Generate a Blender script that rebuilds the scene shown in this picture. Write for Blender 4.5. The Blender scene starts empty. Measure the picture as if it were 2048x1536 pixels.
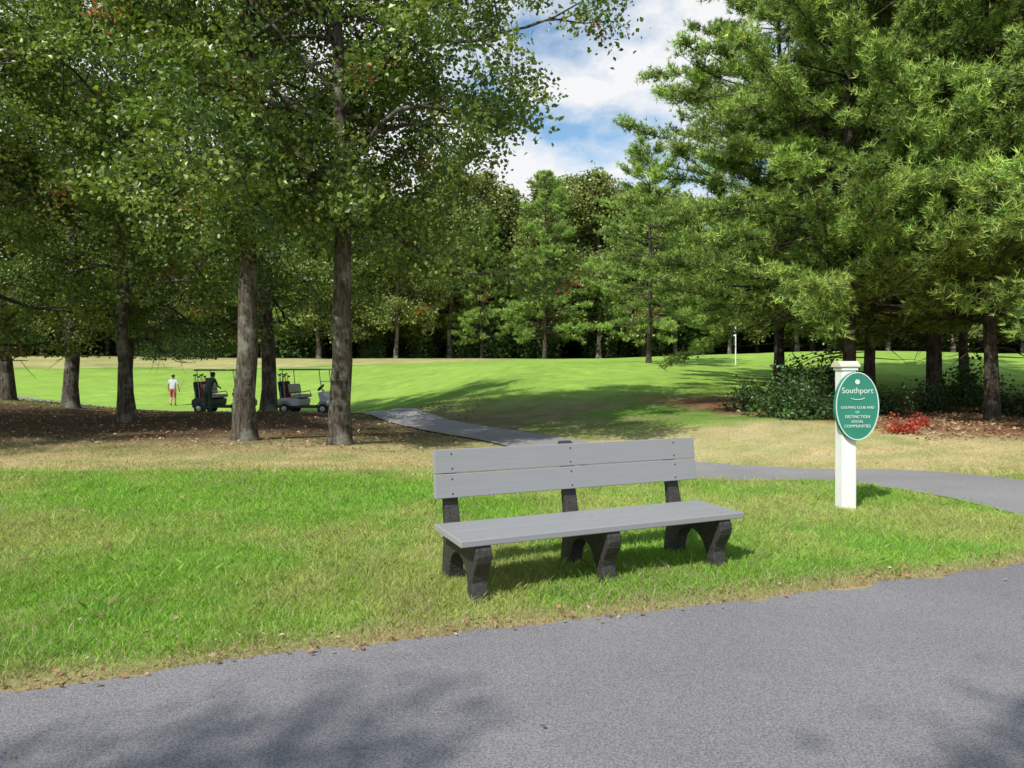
import bpy, math, random
import numpy as np
from mathutils import Vector, Matrix

random.seed(7)
scene = bpy.context.scene
coll = scene.collection
RNG = np.random.default_rng(11)

# ------------------------------------------------------------------ helpers
def link(o, parent=None):
    coll.objects.link(o)
    if parent is not None:
        o.parent = parent
    return o

def empty(name, loc=(0, 0, 0), rz=0.0, s=1.0):
    e = bpy.data.objects.new(name, None)
    e.location = loc
    e.rotation_euler = (0, 0, rz)
    e.scale = (s, s, s)
    e.empty_display_size = 0.2
    coll.objects.link(e)
    return e

class NT:
    def __init__(self, name):
        self.m = bpy.data.materials.new(name)
        self.m.use_nodes = True
        self.t = self.m.node_tree
        self.t.nodes.clear()
        self.out = self.t.nodes.new('ShaderNodeOutputMaterial')
    def n(self, typ, **kw):
        nd = self.t.nodes.new(typ)
        for k, v in kw.items():
            setattr(nd, k, v)
        return nd
    def l(self, a, b):
        self.t.links.new(a, b)

def noise(T, scale, detail=4, rough=0.6, coord='Object', stretch=None):
    tc = T.n('ShaderNodeTexCoord')
    src = tc.outputs[coord]
    if stretch is not None:
        mp = T.n('ShaderNodeMapping')
        mp.inputs['Scale'].default_value = stretch
        T.l(src, mp.inputs['Vector'])
        src = mp.outputs['Vector']
    nz = T.n('ShaderNodeTexNoise')
    nz.inputs['Scale'].default_value = scale
    nz.inputs['Detail'].default_value = detail
    nz.inputs['Roughness'].default_value = rough
    T.l(src, nz.inputs['Vector'])
    return nz

def ramp(T, src, stops):
    r = T.n('ShaderNodeValToRGB')
    el = r.color_ramp.elements
    while len(el) < len(stops):
        el.new(0.5)
    for e, (p, c) in zip(el, stops):
        e.position = p
        e.color = (*c, 1) if len(c) == 3 else c
    T.l(src, r.inputs['Fac'])
    return r

def simple(name, col, rough=0.6, var=0.15, nscale=6, bump=0.0, bscale=60, metal=0.0, stretch=None, spec=0.5):
    T = NT(name)
    p = T.n('ShaderNodeBsdfPrincipled')
    p.inputs['Roughness'].default_value = rough
    p.inputs['Metallic'].default_value = metal
    p.inputs['Specular IOR Level'].default_value = spec
    nz = noise(T, nscale, stretch=stretch)
    a = tuple(max(0, c * (1 - var)) for c in col)
    b = tuple(min(1, c * (1 + var)) for c in col)
    r = ramp(T, nz.outputs['Fac'], [(0.3, a), (0.7, b)])
    T.l(r.outputs['Color'], p.inputs['Base Color'])
    if bump > 0:
        n2 = noise(T, bscale, stretch=stretch)
        bp = T.n('ShaderNodeBump')
        bp.inputs['Strength'].default_value = bump
        bp.inputs['Distance'].default_value = 0.02
        T.l(n2.outputs['Fac'], bp.inputs['Height'])
        T.l(bp.outputs['Normal'], p.inputs['Normal'])
    T.l(p.outputs['BSDF'], T.out.inputs['Surface'])
    return T.m

def leafmat(name, tr=0.35, rough=0.55, trcol=(1.3, 1.5, 0.6), spec=0.35):
    T = NT(name)
    at = T.n('ShaderNodeAttribute', attribute_name='Col')
    p = T.n('ShaderNodeBsdfPrincipled')
    p.inputs['Roughness'].default_value = rough
    p.inputs['Specular IOR Level'].default_value = spec
    T.l(at.outputs['Color'], p.inputs['Base Color'])
    tb = T.n('ShaderNodeBsdfTranslucent')
    mx = T.n('ShaderNodeMix', data_type='RGBA', blend_type='MULTIPLY')
    mx.inputs[0].default_value = 1.0
    T.l(at.outputs['Color'], mx.inputs[6])
    mx.inputs[7].default_value = (*trcol, 1)
    T.l(mx.outputs[2], tb.inputs['Color'])
    ms = T.n('ShaderNodeMixShader')
    ms.inputs[0].default_value = tr
    T.l(p.outputs['BSDF'], ms.inputs[1])
    T.l(tb.outputs['BSDF'], ms.inputs[2])
    T.l(ms.outputs[0], T.out.inputs['Surface'])
    return T.m

def barkmat(name, a, b, c):
    T = NT(name)
    p = T.n('ShaderNodeBsdfPrincipled')
    p.inputs['Roughness'].default_value = 0.95
    p.inputs['Specular IOR Level'].default_value = 0.1
    n1 = noise(T, 16, 7, 0.75, stretch=(1, 1, 0.2))
    r1 = ramp(T, n1.outputs['Fac'], [(0.38, a), (0.64, b)])
    n2 = noise(T, 2.6, 6, 0.7)
    r2 = ramp(T, n2.outputs['Fac'], [(0.5, (0, 0, 0)), (0.62, (.8, .8, .8))])
    mx = T.n('ShaderNodeMix', data_type='RGBA')
    T.l(r2.outputs['Color'], mx.inputs[0])
    T.l(r1.outputs['Color'], mx.inputs[6])
    mx.inputs[7].default_value = (*c, 1)
    T.l(mx.outputs[2], p.inputs['Base Color'])
    bp = T.n('ShaderNodeBump')
    bp.inputs['Strength'].default_value = 1.0
    bp.inputs['Distance'].default_value = 0.06
    T.l(n1.outputs['Fac'], bp.inputs['Height'])
    T.l(bp.outputs['Normal'], p.inputs['Normal'])
    T.l(p.outputs['BSDF'], T.out.inputs['Surface'])
    return T.m

class Builder:
    def __init__(self):
        self.v = []; self.f = []; self.tot = []; self.m = []; self.c = []; self.n = 0; self.sm = []
    def add(self, v, f, mat=0, col=(0.5, 0.5, 0.5), smooth=False):
        v = np.asarray(v, dtype=np.float32); f = np.asarray(f, dtype=np.int32)
        self.v.append(v)
        self.f.append((f + self.n).ravel())
        self.tot.append(np.full(len(f), f.shape[1], np.int32))
        self.m.append(np.full(len(f), mat, np.int32))
        self.sm.append(np.full(len(f), smooth, bool))
        col = np.asarray(col, dtype=np.float32)
        if col.ndim == 1:
            col = np.repeat(col[None, :], len(v), 0)
        self.c.append(col)
        self.n += len(v)
    def mesh(self, name, mats):
        me = bpy.data.meshes.new(name)
        V = np.concatenate(self.v); F = np.concatenate(self.f); Tt = np.concatenate(self.tot)
        me.vertices.add(len(V)); me.vertices.foreach_set('co', V.ravel())
        me.loops.add(len(F)); me.loops.foreach_set('vertex_index', F)
        me.polygons.add(len(Tt))
        st = np.concatenate([[0], np.cumsum(Tt)[:-1]]).astype(np.int32)
        me.polygons.foreach_set('loop_start', st)
        me.polygons.foreach_set('loop_total', Tt)
        me.polygons.foreach_set('material_index', np.concatenate(self.m))
        me.polygons.foreach_set('use_smooth', np.concatenate(self.sm))
        C = np.concatenate(self.c)
        at = me.attributes.new('Col', 'FLOAT_COLOR', 'POINT')
        at.data.foreach_set('color', np.concatenate([C, np.ones((len(C), 1), np.float32)], 1).ravel())
        me.update(calc_edges=True)
        for m in mats:
            me.materials.append(m)
        return me

def tube(B, pts, rad, k=6, mat=0, col=(0.3, 0.3, 0.3), cap=False):
    pts = np.asarray(pts, float); rad = np.asarray(rad, float)
    m = len(pts)
    t = np.gradient(pts, axis=0)
    t /= np.linalg.norm(t, axis=1, keepdims=True) + 1e-9
    ref = np.array([0.13, 0.07, 1.0]) if abs(t[:, 2]).mean() < 0.75 else np.array([1.0, 0.05, 0.02])
    a = np.cross(t, ref); a /= np.linalg.norm(a, axis=1, keepdims=True) + 1e-9
    b = np.cross(t, a)
    th = np.arange(k) * 2 * math.pi / k
    V = pts[:, None, :] + rad[:, None, None] * (np.cos(th)[None, :, None] * a[:, None, :] + np.sin(th)[None, :, None] * b[:, None, :])
    V = V.reshape(-1, 3)
    i = np.arange(m - 1)[:, None]; j = np.arange(k)[None, :]; j2 = (j + 1) % k
    F = np.stack([i * k + j, i * k + j2, (i + 1) * k + j2, (i + 1) * k + j], -1).reshape(-1, 4)
    B.add(V, F, mat, col, smooth=True)

def unit(a):
    return a / (np.linalg.norm(a, axis=-1, keepdims=True) + 1e-9)

def add_leaves(B, C, size, col, rng, mat=1, up=0.6, asp=0.38):
    N = len(C)
    n = unit(rng.normal(size=(N, 3)) + np.array([0, 0, up]))
    t = unit(np.cross(n, rng.normal(size=(N, 3))))
    b = np.cross(n, t)
    s = (size * rng.uniform(0.65, 1.25, N))[:, None]
    V = np.stack([C - t * s * .5, C + b * s * asp + n * s * .08, C + t * s * .5 - n * s * .1, C - b * s * asp + n * s * .08], 1).reshape(-1, 3)
    F = np.arange(4 * N).reshape(-1, 4)
    B.add(V, F, mat, np.repeat(col, 4, 0))

# ------------------------------------------------------------------ value noise
_tab = RNG.random((256, 256))
def vnoise(x, y, s=1.0):
    x = np.asarray(x) * s + 1000.3; y = np.asarray(y) * s + 1000.7
    xi = np.floor(x).astype(int); yi = np.floor(y).astype(int)
    fx = x - xi; fy = y - yi
    fx = fx * fx * (3 - 2 * fx); fy = fy * fy * (3 - 2 * fy)
    g = lambda a, b: _tab[a & 255, b & 255]
    return (g(xi, yi) * (1 - fx) + g(xi + 1, yi) * fx) * (1 - fy) + (g(xi, yi + 1) * (1 - fx) + g(xi + 1, yi + 1) * fx) * fy
def fbm(x, y, s=1.0):
    return (vnoise(x, y, s) * .5 + vnoise(x, y, s * 2.1) * .27 + vnoise(x, y, s * 4.3) * .15 + vnoise(x, y, s * 9.1) * .08)
def sstep(x, a, b):
    t = np.clip((x - a) / (b - a), 0, 1)
    return t * t * (3 - 2 * t)

# ------------------------------------------------------------------ terrain
cp = [(-13, 11, 0), (-4, 11, 0), (1, 9.5, 0), (8, 10.2, -.04), (14, 10, 0), (-9, 14, .02), (-3.4, 14, -.06), (-5.4, 14.5, -.03),
      (-10, 19, .05), (-7, 22, .08), (-14.3, 23, .15), (-16.2, 23, .4), (-26, 25, .5),
      (-8.4, 29, -.45), (-12, 29, -.45), (-19, 40, -.72), (-26, 38, -.25), (-6, 34, -.15),
      (-5.8, 27, -.36), (-2.7, 22, -.25), (-.3, 17, -.22), (.6, 15, -.19), (2, 12.8, -.30), (3, 11.9, -.32), (4.2, 10.9, -.26), (5.1, 9.8, -.05), (6.5, 12, 0),
      (-2.2, 25, .25), (.6, 30, .92), (.7, 36, 1.55), (1, 60, 2.0), (3.2, 16.5, 0.0), (4.5, 23, .40), (6.2, 32, 1.22),
      (9, 45, 1.86), (12.6, 40, 1.6), (15, 75, 2.45), (6, 15.5, .2), (9.1, 19, .15), (9.7, 24, .55), (14.5, 24, .5),
      (9, 13, .1), (12, 14, .15), (19, 38, 1.4), (26, 50, 2.6), (34, 52, 2.5), (24, 30, .9), (22, 18, .3),
      (-11, 50, 1.0), (-12, 70, 2.1), (-29, 60, 1.05), (-38, 80, 2.75), (-56, 80, 2.85), (-50, 50, .6), (-40, 35, .3),
      (0, 80, 2.5), (30, 85, 2.8), (60, 80, 2.8), (50, 50, 2.2), (45, 25, .7), (-60, 110, 3), (0, 110, 3), (60, 110, 3),
      (-110, 80, 3), (110, 80, 3), (-90, 20, .5), (90, 20, 1), (0, 150, 3), (-100, 150, 3), (100, 150, 3)]
cp = np.array(cp, float)
def tphi(r2):
    return 0.5 * r2 * np.log(r2 + 1e-9)
def _tps():
    P = cp[:, :2] / 20; n = len(P)
    d2 = ((P[:, None] - P[None]) ** 2).sum(-1)
    K = tphi(d2) + np.eye(n) * 0.0006
    Q = np.concatenate([np.ones((n, 1)), P], 1)
    A = np.block([[K, Q], [Q.T, np.zeros((3, 3))]])
    w = np.linalg.solve(A, np.concatenate([cp[:, 2], np.zeros(3)]))
    return P, w
_P, _w = _tps()
def tps(x, y):
    X = np.stack([x, y], -1) / 20
    out = _w[-3] + _w[-2] * X[..., 0] + _w[-1] * X[..., 1]
    for p, w in zip(_P, _w[:-3]):
        out = out + w * tphi(((X - p) ** 2).sum(-1))
    return out
gx = np.concatenate([-np.geomspace(900, 100, 14)[:-1], np.arange(-100, -30, 1.0), np.arange(-30, -8, .35), np.arange(-8, 8, .15),
                     np.arange(8, 30, .35), np.arange(30, 100, 1.0), np.geomspace(100, 900, 14)])
gy = np.concatenate([np.linspace(-300, -20, 8)[:-1], np.linspace(-20, 2, 20)[:-1], np.arange(2, 12, .15), np.arange(12, 35, .3), np.arange(35, 100, .8), np.geomspace(100, 900, 18)])
GX, GY = np.meshgrid(gx, gy)
def raw_h(x, y):
    h = np.clip(tps(np.clip(x, -110, 110), np.clip(y, 0, 150)), -1.0, 3.6)
    h = h * sstep(y, 7.0, 10.0)
    w = sstep(np.hypot(x, y - 30), 110, 150)
    h = h * (1 - w) + 3.0 * w * sstep(y, 0, 60)
    h = h + (fbm(x, y, .25) - .5) * .12 * sstep(y, 12, 22) * (1 - sstep(y, 90, 130))
    return h
GZ = raw_h(GX, GY)
def hgt(x, y):
    x = np.asarray(x, float); y = np.asarray(y, float)
    i = np.clip(np.searchsorted(gx, x) - 1, 0, len(gx) - 2); j = np.clip(np.searchsorted(gy, y) - 1, 0, len(gy) - 2)
    fx = (x - gx[i]) / (gx[i + 1] - gx[i]); fy = (y - gy[j]) / (gy[j + 1] - gy[j])
    return (GZ[j, i] * (1 - fx) + GZ[j, i + 1] * fx) * (1 - fy) + (GZ[j + 1, i] * (1 - fx) + GZ[j + 1, i + 1] * fx) * fy
def H(x, y):
    return float(hgt(x, y))

# road edge & path centreline
ex = np.array([-60, -20, -8, -4, -2.27, -.985, 0, 1.836, 3.78, 6, 9, 20, 60.])
ey = np.array([-22, -5.5, 0.2, 2.2, 3.15, 3.64, 3.94, 4.53, 5.24, 6.1, 7.2, 10.5, 20.])
def yedge(x):
    return np.interp(x, ex, ey)
pc = np.array([(6.9, 3.5), (6.5, 5.2), (6.3, 6.8), (6.05, 7.7), (5.65, 8.6), (5.05, 9.6), (4.2, 10.7), (3.0, 11.8), (1.9, 12.9), (.7, 15), (-.4, 17.3), (-2.7, 21.5),
               (-5.4, 25.8), (-8.4, 28.8), (-12, 30.6), (-17, 33), (-24, 37), (-34, 40), (-50, 41)], float)
def smooth_line(p, n=10):
    out = []
    for i in range(len(p) - 1):
        p0 = p[max(i - 1, 0)]; p1 = p[i]; p2 = p[i + 1]; p3 = p[min(i + 2, len(p) - 1)]
        for k in range(n):
            t = k / n
            out.append(.5 * ((2 * p1) + (p2 - p0) * t + (2 * p0 - 5 * p1 + 4 * p2 - p3) * t * t + (3 * p1 - p0 - 3 * p2 + p3) * t ** 3))
    out.append(p[-1])
    return np.array(out)
PL = smooth_line(pc)
WK = ([3, 7, 8.5, 12, 16, 40], [1.9, 1.35, 1.1, .95, .85, .9])
def pathdist(x, y):
    x = np.asarray(x, float); y = np.asarray(y, float)
    d = np.full(x.shape, 1e9)
    for p in PL[::2]:
        d = np.minimum(d, (x - p[0]) ** 2 + (y - p[1]) ** 2)
    return np.sqrt(d)

# ground colour zones
GREEN = np.array([.25, .42, .07]); TAN = np.array([.52, .42, .25]); FAIR = np.array([.28, .44, .08])
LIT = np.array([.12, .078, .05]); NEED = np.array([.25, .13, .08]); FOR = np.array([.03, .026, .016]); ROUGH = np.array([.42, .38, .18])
DGR = np.array([.15, .27, .045])
def zone(x, y):
    n1 = fbm(x, y, .55); n2 = fbm(x + 31, y - 17, .16); n3 = fbm(x - 9, y + 40, 1.8)
    c = np.repeat(GREEN[None, :], x.size, 0).reshape(*x.shape, 3)
    def mixc(c, col, w):
        w = np.clip(w, 0, 1)[..., None]
        return c * (1 - w) + col * w
    c = mixc(c, np.array([.44, .44, .18]), sstep(n1, .45, .68) * .7)
    c = mixc(c, np.array([.15, .32, .045]), sstep(n3, .52, .7) * .5)
    lim = 9.2 + (n1 - .5) * 2.4 - .02 * x
    dry = sstep(y, lim, lim + .9) * (1 - sstep(y, 15, 19)) 
    c = mixc(c, TAN, dry * (0.8 + .9 * (n3 - .5)))
    hill = sstep(y, 15, 19)
    c = mixc(c, mixc(np.broadcast_to(DGR, c.shape), TAN * .55, sstep(n2 * .4 + n1 * .3 + n3 * .3, .44, .58) * .8 * (1 - sstep(y, 22, 27))), hill)
    fw = sstep(y, 30, 34) * (1 - sstep(y + 5 * (n2 - .5), 61, 63))
    fw = np.maximum(fw, sstep(y, 22, 27) * sstep(x, -4, 3) * (1 - sstep(y, 70, 80)))
    c = mixc(c, FAIR * (0.95 + .3 * (n2[..., None] - .5) + .25 * (n1[..., None] - .5)), fw)
    rg = sstep(y + 5 * (n2 - .5) + 3 * (n1 - .5), 62, 64)
    c = mixc(c, ROUGH * (0.75 + .5 * n1[..., None]), rg * (1 - sstep(x, -6, 4)) * (.6 + .5 * n1))
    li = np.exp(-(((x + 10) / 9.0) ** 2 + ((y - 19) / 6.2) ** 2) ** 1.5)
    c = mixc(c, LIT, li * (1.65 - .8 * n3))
    nb = sstep(x + .45 * (y - 14) + 1.6 * (n1 - .5), 7.4, 9.2) * sstep(y - .0 * x, 12.3 + (n1 - .5) * 2, 14.5) * (1 - sstep(y, 22, 25))
    c = mixc(c, NEED, nb * (1.3 - .7 * n3))
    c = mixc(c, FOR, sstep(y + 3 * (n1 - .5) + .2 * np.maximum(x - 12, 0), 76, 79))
    e = y - yedge(x)
    c = mixc(c, np.array([.40, .30, .18]), (1 - sstep(e, .0, .18 + .35 * n3)) * .9)
    c = c * (0.80 + .40 * n3[..., None])
    return c

T = NT('ground_mat')
at = T.n('ShaderNodeAttribute', attribute_name='Col')
n1 = noise(T, 22, 6, .75)
r1 = ramp(T, n1.outputs['Fac'], [(.25, (.5, .5, .45)), (.75, (1.35, 1.35, 1.3))])
n0 = noise(T, 1.6, 5, .6)
r0 = ramp(T, n0.outputs['Fac'], [(.3, (.82, .85, .8)), (.7, (1.15, 1.12, 1.1))])
mx = T.n('ShaderNodeMix', data_type='RGBA', blend_type='MULTIPLY'); mx.inputs[0].default_value = 1
T.l(at.outputs['Color'], mx.inputs[6]); T.l(r1.outputs['Color'], mx.inputs[7])
mx2 = T.n('ShaderNodeMix', data_type='RGBA', blend_type='MULTIPLY'); mx2.inputs[0].default_value = 1
T.l(mx.outputs[2], mx2.inputs[6]); T.l(r0.outputs['Color'], mx2.inputs[7])
p = T.n('ShaderNodeBsdfPrincipled'); p.inputs['Roughness'].default_value = .95; p.inputs['Specular IOR Level'].default_value = .1
T.l(mx2.outputs[2], p.inputs['Base Color'])
bp = T.n('ShaderNodeBump'); bp.inputs['Strength'].default_value = .6; bp.inputs['Distance'].default_value = .05
T.l(n1.outputs['Fac'], bp.inputs['Height']); T.l(bp.outputs['Normal'], p.inputs['Normal'])
T.l(p.outputs['BSDF'], T.out.inputs['Surface'])
M_ground = T.m

B = Builder()
ny, nx = GX.shape
I = np.arange(ny * nx).reshape(ny, nx)
F = np.stack([I[:-1, :-1], I[:-1, 1:], I[1:, 1:], I[1:, :-1]], -1).reshape(-1, 4)
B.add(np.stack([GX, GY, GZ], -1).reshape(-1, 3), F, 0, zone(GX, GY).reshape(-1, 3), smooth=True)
link(bpy.data.objects.new('ground', B.mesh('ground', [M_ground])))

# ------------------------------------------------------------------ asphalt
def asphalt(name, base, speck):
    T = NT(name)
    p = T.n('ShaderNodeBsdfPrincipled'); p.inputs['Roughness'].default_value = .85; p.inputs['Specular IOR Level'].default_value = .3
    n1 = noise(T, 120, 3, .8)
    r1 = ramp(T, n1.outputs['Fac'], [(.34, tuple(c * .42 for c in base)), (.5, base), (.66, tuple(c * 1.5 for c in base))])
    n2 = noise(T, .7, 5, .6)
    r2 = ramp(T, n2.outputs['Fac'], [(.3, (.88, .88, .89)), (.7, (1.09, 1.09, 1.08))])
    tc = T.n('ShaderNodeTexCoord')
    vo = T.n('ShaderNodeTexVoronoi'); vo.inputs['Scale'].default_value = 42
    T.l(tc.outputs['Object'], vo.inputs['Vector'])
    r3 = ramp(T, vo.outputs['Distance'], [(.05, (1, 1, 1)), (.11, (0, 0, 0))])
    gate = ramp(T, vo.outputs['Color'], [(.74, (0, 0, 0)), (.78, (1, 1, 1))])
    mg = T.n('ShaderNodeMath', operation='MULTIPLY'); T.l(r3.outputs['Color'], mg.inputs[0]); T.l(gate.outputs['Color'], mg.inputs[1])
    mx = T.n('ShaderNodeMix', data_type='RGBA', blend_type='MULTIPLY'); mx.inputs[0].default_value = 1
    T.l(r1.outputs['Color'], mx.inputs[6]); T.l(r2.outputs['Color'], mx.inputs[7])
    m3 = T.n('ShaderNodeMix', data_type='RGBA'); T.l(mg.outputs[0], m3.inputs[0]); T.l(mx.outputs[2], m3.inputs[6]); m3.inputs[7].default_value = (*speck, 1)
    T.l(m3.outputs[2], p.inputs['Base Color'])
    bp = T.n('ShaderNodeBump'); bp.inputs['Strength'].default_value = .7; bp.inputs['Distance'].default_value = .006
    T.l(n1.outputs['Fac'], bp.inputs['Height']); T.l(bp.outputs['Normal'], p.inputs['Normal'])
    T.l(p.outputs['BSDF'], T.out.inputs['Surface'])
    return T.m
M_asph = asphalt('asphalt_mat', (.222, .212, .219), (.55, .52, .5))
M_asph2 = asphalt('old_asphalt_mat', (.26, .252, .25), (.4, .38, .36))

B = Builder()
xs = np.concatenate([np.linspace(-60, -8, 60)[:-1], np.arange(-8, 9, .04), np.linspace(9, 60, 60)])
jit = (fbm(xs, xs * 0 + 3, 3.0) - .5) * .20 + (vnoise(xs, xs * 0, 14) - .5) * .04
ye = yedge(xs) + jit
rows = [ye, ye - .5, ye - 2, ye - 5, ye - 9]
V = np.concatenate([np.stack([xs, r, np.full_like(xs, .006)], 1) for r in rows])
n = len(xs); a = np.arange(n - 1)
F = np.concatenate([np.stack([a + (k + 1) * n, a + 1 + (k + 1) * n, a + 1 + k * n, a + k * n], 1) for k in range(4)])
B.add(V, F)
link(bpy.data.objects.new('road', B.mesh('road', [M_asph])))

B = Builder()
d = unit(np.gradient(PL, axis=0)); nrm = np.stack([-d[:, 1], d[:, 0]], 1)
cols = np.linspace(-1, 1, 7)
wid = np.interp(PL[:, 1], *WK)
V = []
for c in cols:
    w = wid + (fbm(PL[:, 0], PL[:, 1], 2) - .5) * .12
    q = PL + nrm * (c * w)[:, None]
    V.append(np.concatenate([q, (hgt(q[:, 0], q[:, 1]) + .014 + np.where(PL[:, 1] > 11, .018, 0))[:, None]], 1))
V = np.concatenate(V); n = len(PL); a = np.arange(n - 1)
F = np.concatenate([np.stack([a + k * n, a + 1 + k * n, a + 1 + (k + 1) * n, a + (k + 1) * n], 1) for k in range(6)])
B.add(V, F[:, ::-1], smooth=True)
link(bpy.data.objects.new('cart_path', B.mesh('cart_path', [M_asph2])))

# ------------------------------------------------------------------ grass blades
rng = np.random.default_rng(5)
def scatter(x0, x1, y0, y1, dens):
    n = int((x1 - x0) * (y1 - y0) * dens)
    return rng.uniform(x0, x1, n), rng.uniform(y0, y1, n)
parts = []
for (x0, x1, y0, y1, dn) in [(-4.2, 4.8, 2.0, 5.2, 9500), (-5.6, 6.0, 5.2, 7, 6000), (-7.5, 8, 7, 9.6, 3200), (-10, 9.5, 9.6, 13, 1400), (-12, 12, 13, 18, 420)]:
    parts.append(scatter(x0, x1, y0, y1, dn))
gxs = np.concatenate([p[0] for p in parts]); gys = np.concatenate([p[1] for p in parts])
e = gys - yedge(gxs)
keep = (np.abs(gxs) < gys * .80 + 1.0) & (e > -.03 + .05 * fbm(gxs, gys, 5))
keep &= pathdist(gxs, gys) > np.interp(gys, *WK) - .02 + .05 * sstep(gys, 10, 12)
tuft = fbm(gxs + 5, gys, 2.2)
keep &= (rng.random(len(gxs)) < np.clip(.35 + 1.2 * tuft, 0, 1)) 
keep &= ~((e < .18) & (rng.random(len(gxs)) < .45))
keep &= ~((gys > 9.5) & (rng.random(len(gxs)) < .4))
gxs, gys, e, tuft = gxs[keep], gys[keep], e[keep], tuft[keep]
N = len(gxs)
gz = hgt(gxs, gys)
hh = (.016 + .052 * tuft + .022 * rng.random(N)) * np.where(rng.random(N) < .05, 1.6, 1) * (.5 + .5 * sstep(e, 0, .5))
hh = hh * (1 - .5 * sstep(gys, 9.5, 11))
ang = rng.uniform(0, 2 * math.pi, N); lean = rng.uniform(.1, 1.2, N) * hh
la = rng.uniform(0, 2 * math.pi, N)
w = rng.uniform(.0014, .0030, N) * np.interp(gys, [4, 12], [1, 2.4])
base = np.stack([gxs, gys, gz - .004], 1)
side = np.stack([np.cos(ang), np.sin(ang), 0 * ang], 1) * w[:, None]
tip = base + np.stack([np.cos(la) * lean, np.sin(la) * lean, hh], 1)
mid = base + np.stack([np.cos(la) * lean * .35, np.sin(la) * lean * .35, hh * .6], 1)
V = np.stack([base - side, base + side, mid + side * .75, tip, mid - side * .75], 1).reshape(-1, 3)
F = np.arange(5 * N).reshape(-1, 5)
zc = zone(gxs, gys)
zc = zc * rng.uniform(.72, 1.4, (N, 1)) * np.array([1.1, 1.08, 1.0])
dead = rng.random(N) < (.08 + .5 * (1 - sstep(e, 0, .4)) + .18 * sstep(fbm(gxs, gys, .9), .5, .65))
zc[dead] = np.array([.54, .46, .28]) * rng.uniform(.6, 1.15, (dead.sum(), 1))
B = Builder(); B.add(V, F, 0, np.repeat(zc, 5, 0))
M_blade = leafmat('grass_blade_mat', .38, .5, (1.15, 1.3, .7), .3)
link(bpy.data.objects.new('grass', B.mesh('grass', [M_blade])))

# fallen leaves and pine needles
n = 420
lx = rng.uniform(-4, 5, n); le = np.abs(rng.normal(0, .13, n)) * rng.choice([1, 1, 1, 1, -.5], n); ly = yedge(lx) + le
n2 = 150
lx2 = rng.uniform(-7, 7, n2); ly2 = yedge(lx2) + rng.uniform(.1, 6, n2)
n3 = 10
lx3 = rng.uniform(-3, 4, n3); ly3 = yedge(lx3) - rng.uniform(.1, 2.5, n3)
n4 = 5600
lx4 = rng.uniform(-18, -1, n4); ly4 = rng.uniform(12.8, 26, n4)
n5 = 3600
lx5 = rng.uniform(7.5, 15, n5); ly5 = rng.uniform(13, 20, n5)
LX = np.concatenate([lx, lx2, lx3, lx4, lx5]); LY = np.concatenate([ly, ly2, ly3, ly4, ly5])
el = LY - yedge(LX)
onr = (el < 0)
LZ = hgt(LX, LY) + np.where(onr, .014, .03) + rng.uniform(0, .015, len(LX))
sz = np.concatenate([rng.uniform(.015, .045, n), rng.uniform(.03, .06, n2), rng.uniform(.012, .035, n3), rng.uniform(.05, .10, n4), rng.uniform(.06, .10, n5)])
lc = np.array([(.34, .21, .11), (.40, .29, .17), (.24, .13, .07), (.46, .36, .24), (.36, .18, .10)])[rng.integers(0, 5, len(LX))] * rng.uniform(.6, 1.2, (len(LX), 1))
kp = (pathdist(LX, LY) > np.interp(LY, *WK) + .05) | (LY < 6)
B = Builder(); add_leaves(B, np.stack([LX, LY, LZ], 1)[kp], sz[kp], lc[kp], rng, 0, up=3.0, asp=.33)
M_dead = leafmat('dead_leaf_mat', .15, .8, (1, .9, .7), .2)
link(bpy.data.objects.new('fallen_leaves', B.mesh('fallen_leaves', [M_dead])))

# ------------------------------------------------------------------ trees
M_oakbark = barkmat('oak_bark_mat', (.035, .028, .022), (.17, .145, .12), (.26, .26, .215))
M_pinebark = barkmat('pine_bark_mat', (.03, .023, .02), (.13, .10, .08), (.16, .15, .13))
M_leaf = leafmat('oak_leaf_mat', .32, .40, (1.3, 1.4, .5), .55)
M_needle = leafmat('pine_needle_mat', .22, .5, (1.25, 1.2, .6), .35)

def grow(start, d, L, n, rng, wander, lift):
    pts = [start]; dd = d / np.linalg.norm(d)
    for i in range(n):
        dd = dd + rng.normal(0, wander, 3) + np.array([0, 0, lift])
        dd /= np.linalg.norm(dd)
        pts.append(pts[-1] + dd * L / n)
    return np.array(pts)

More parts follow.
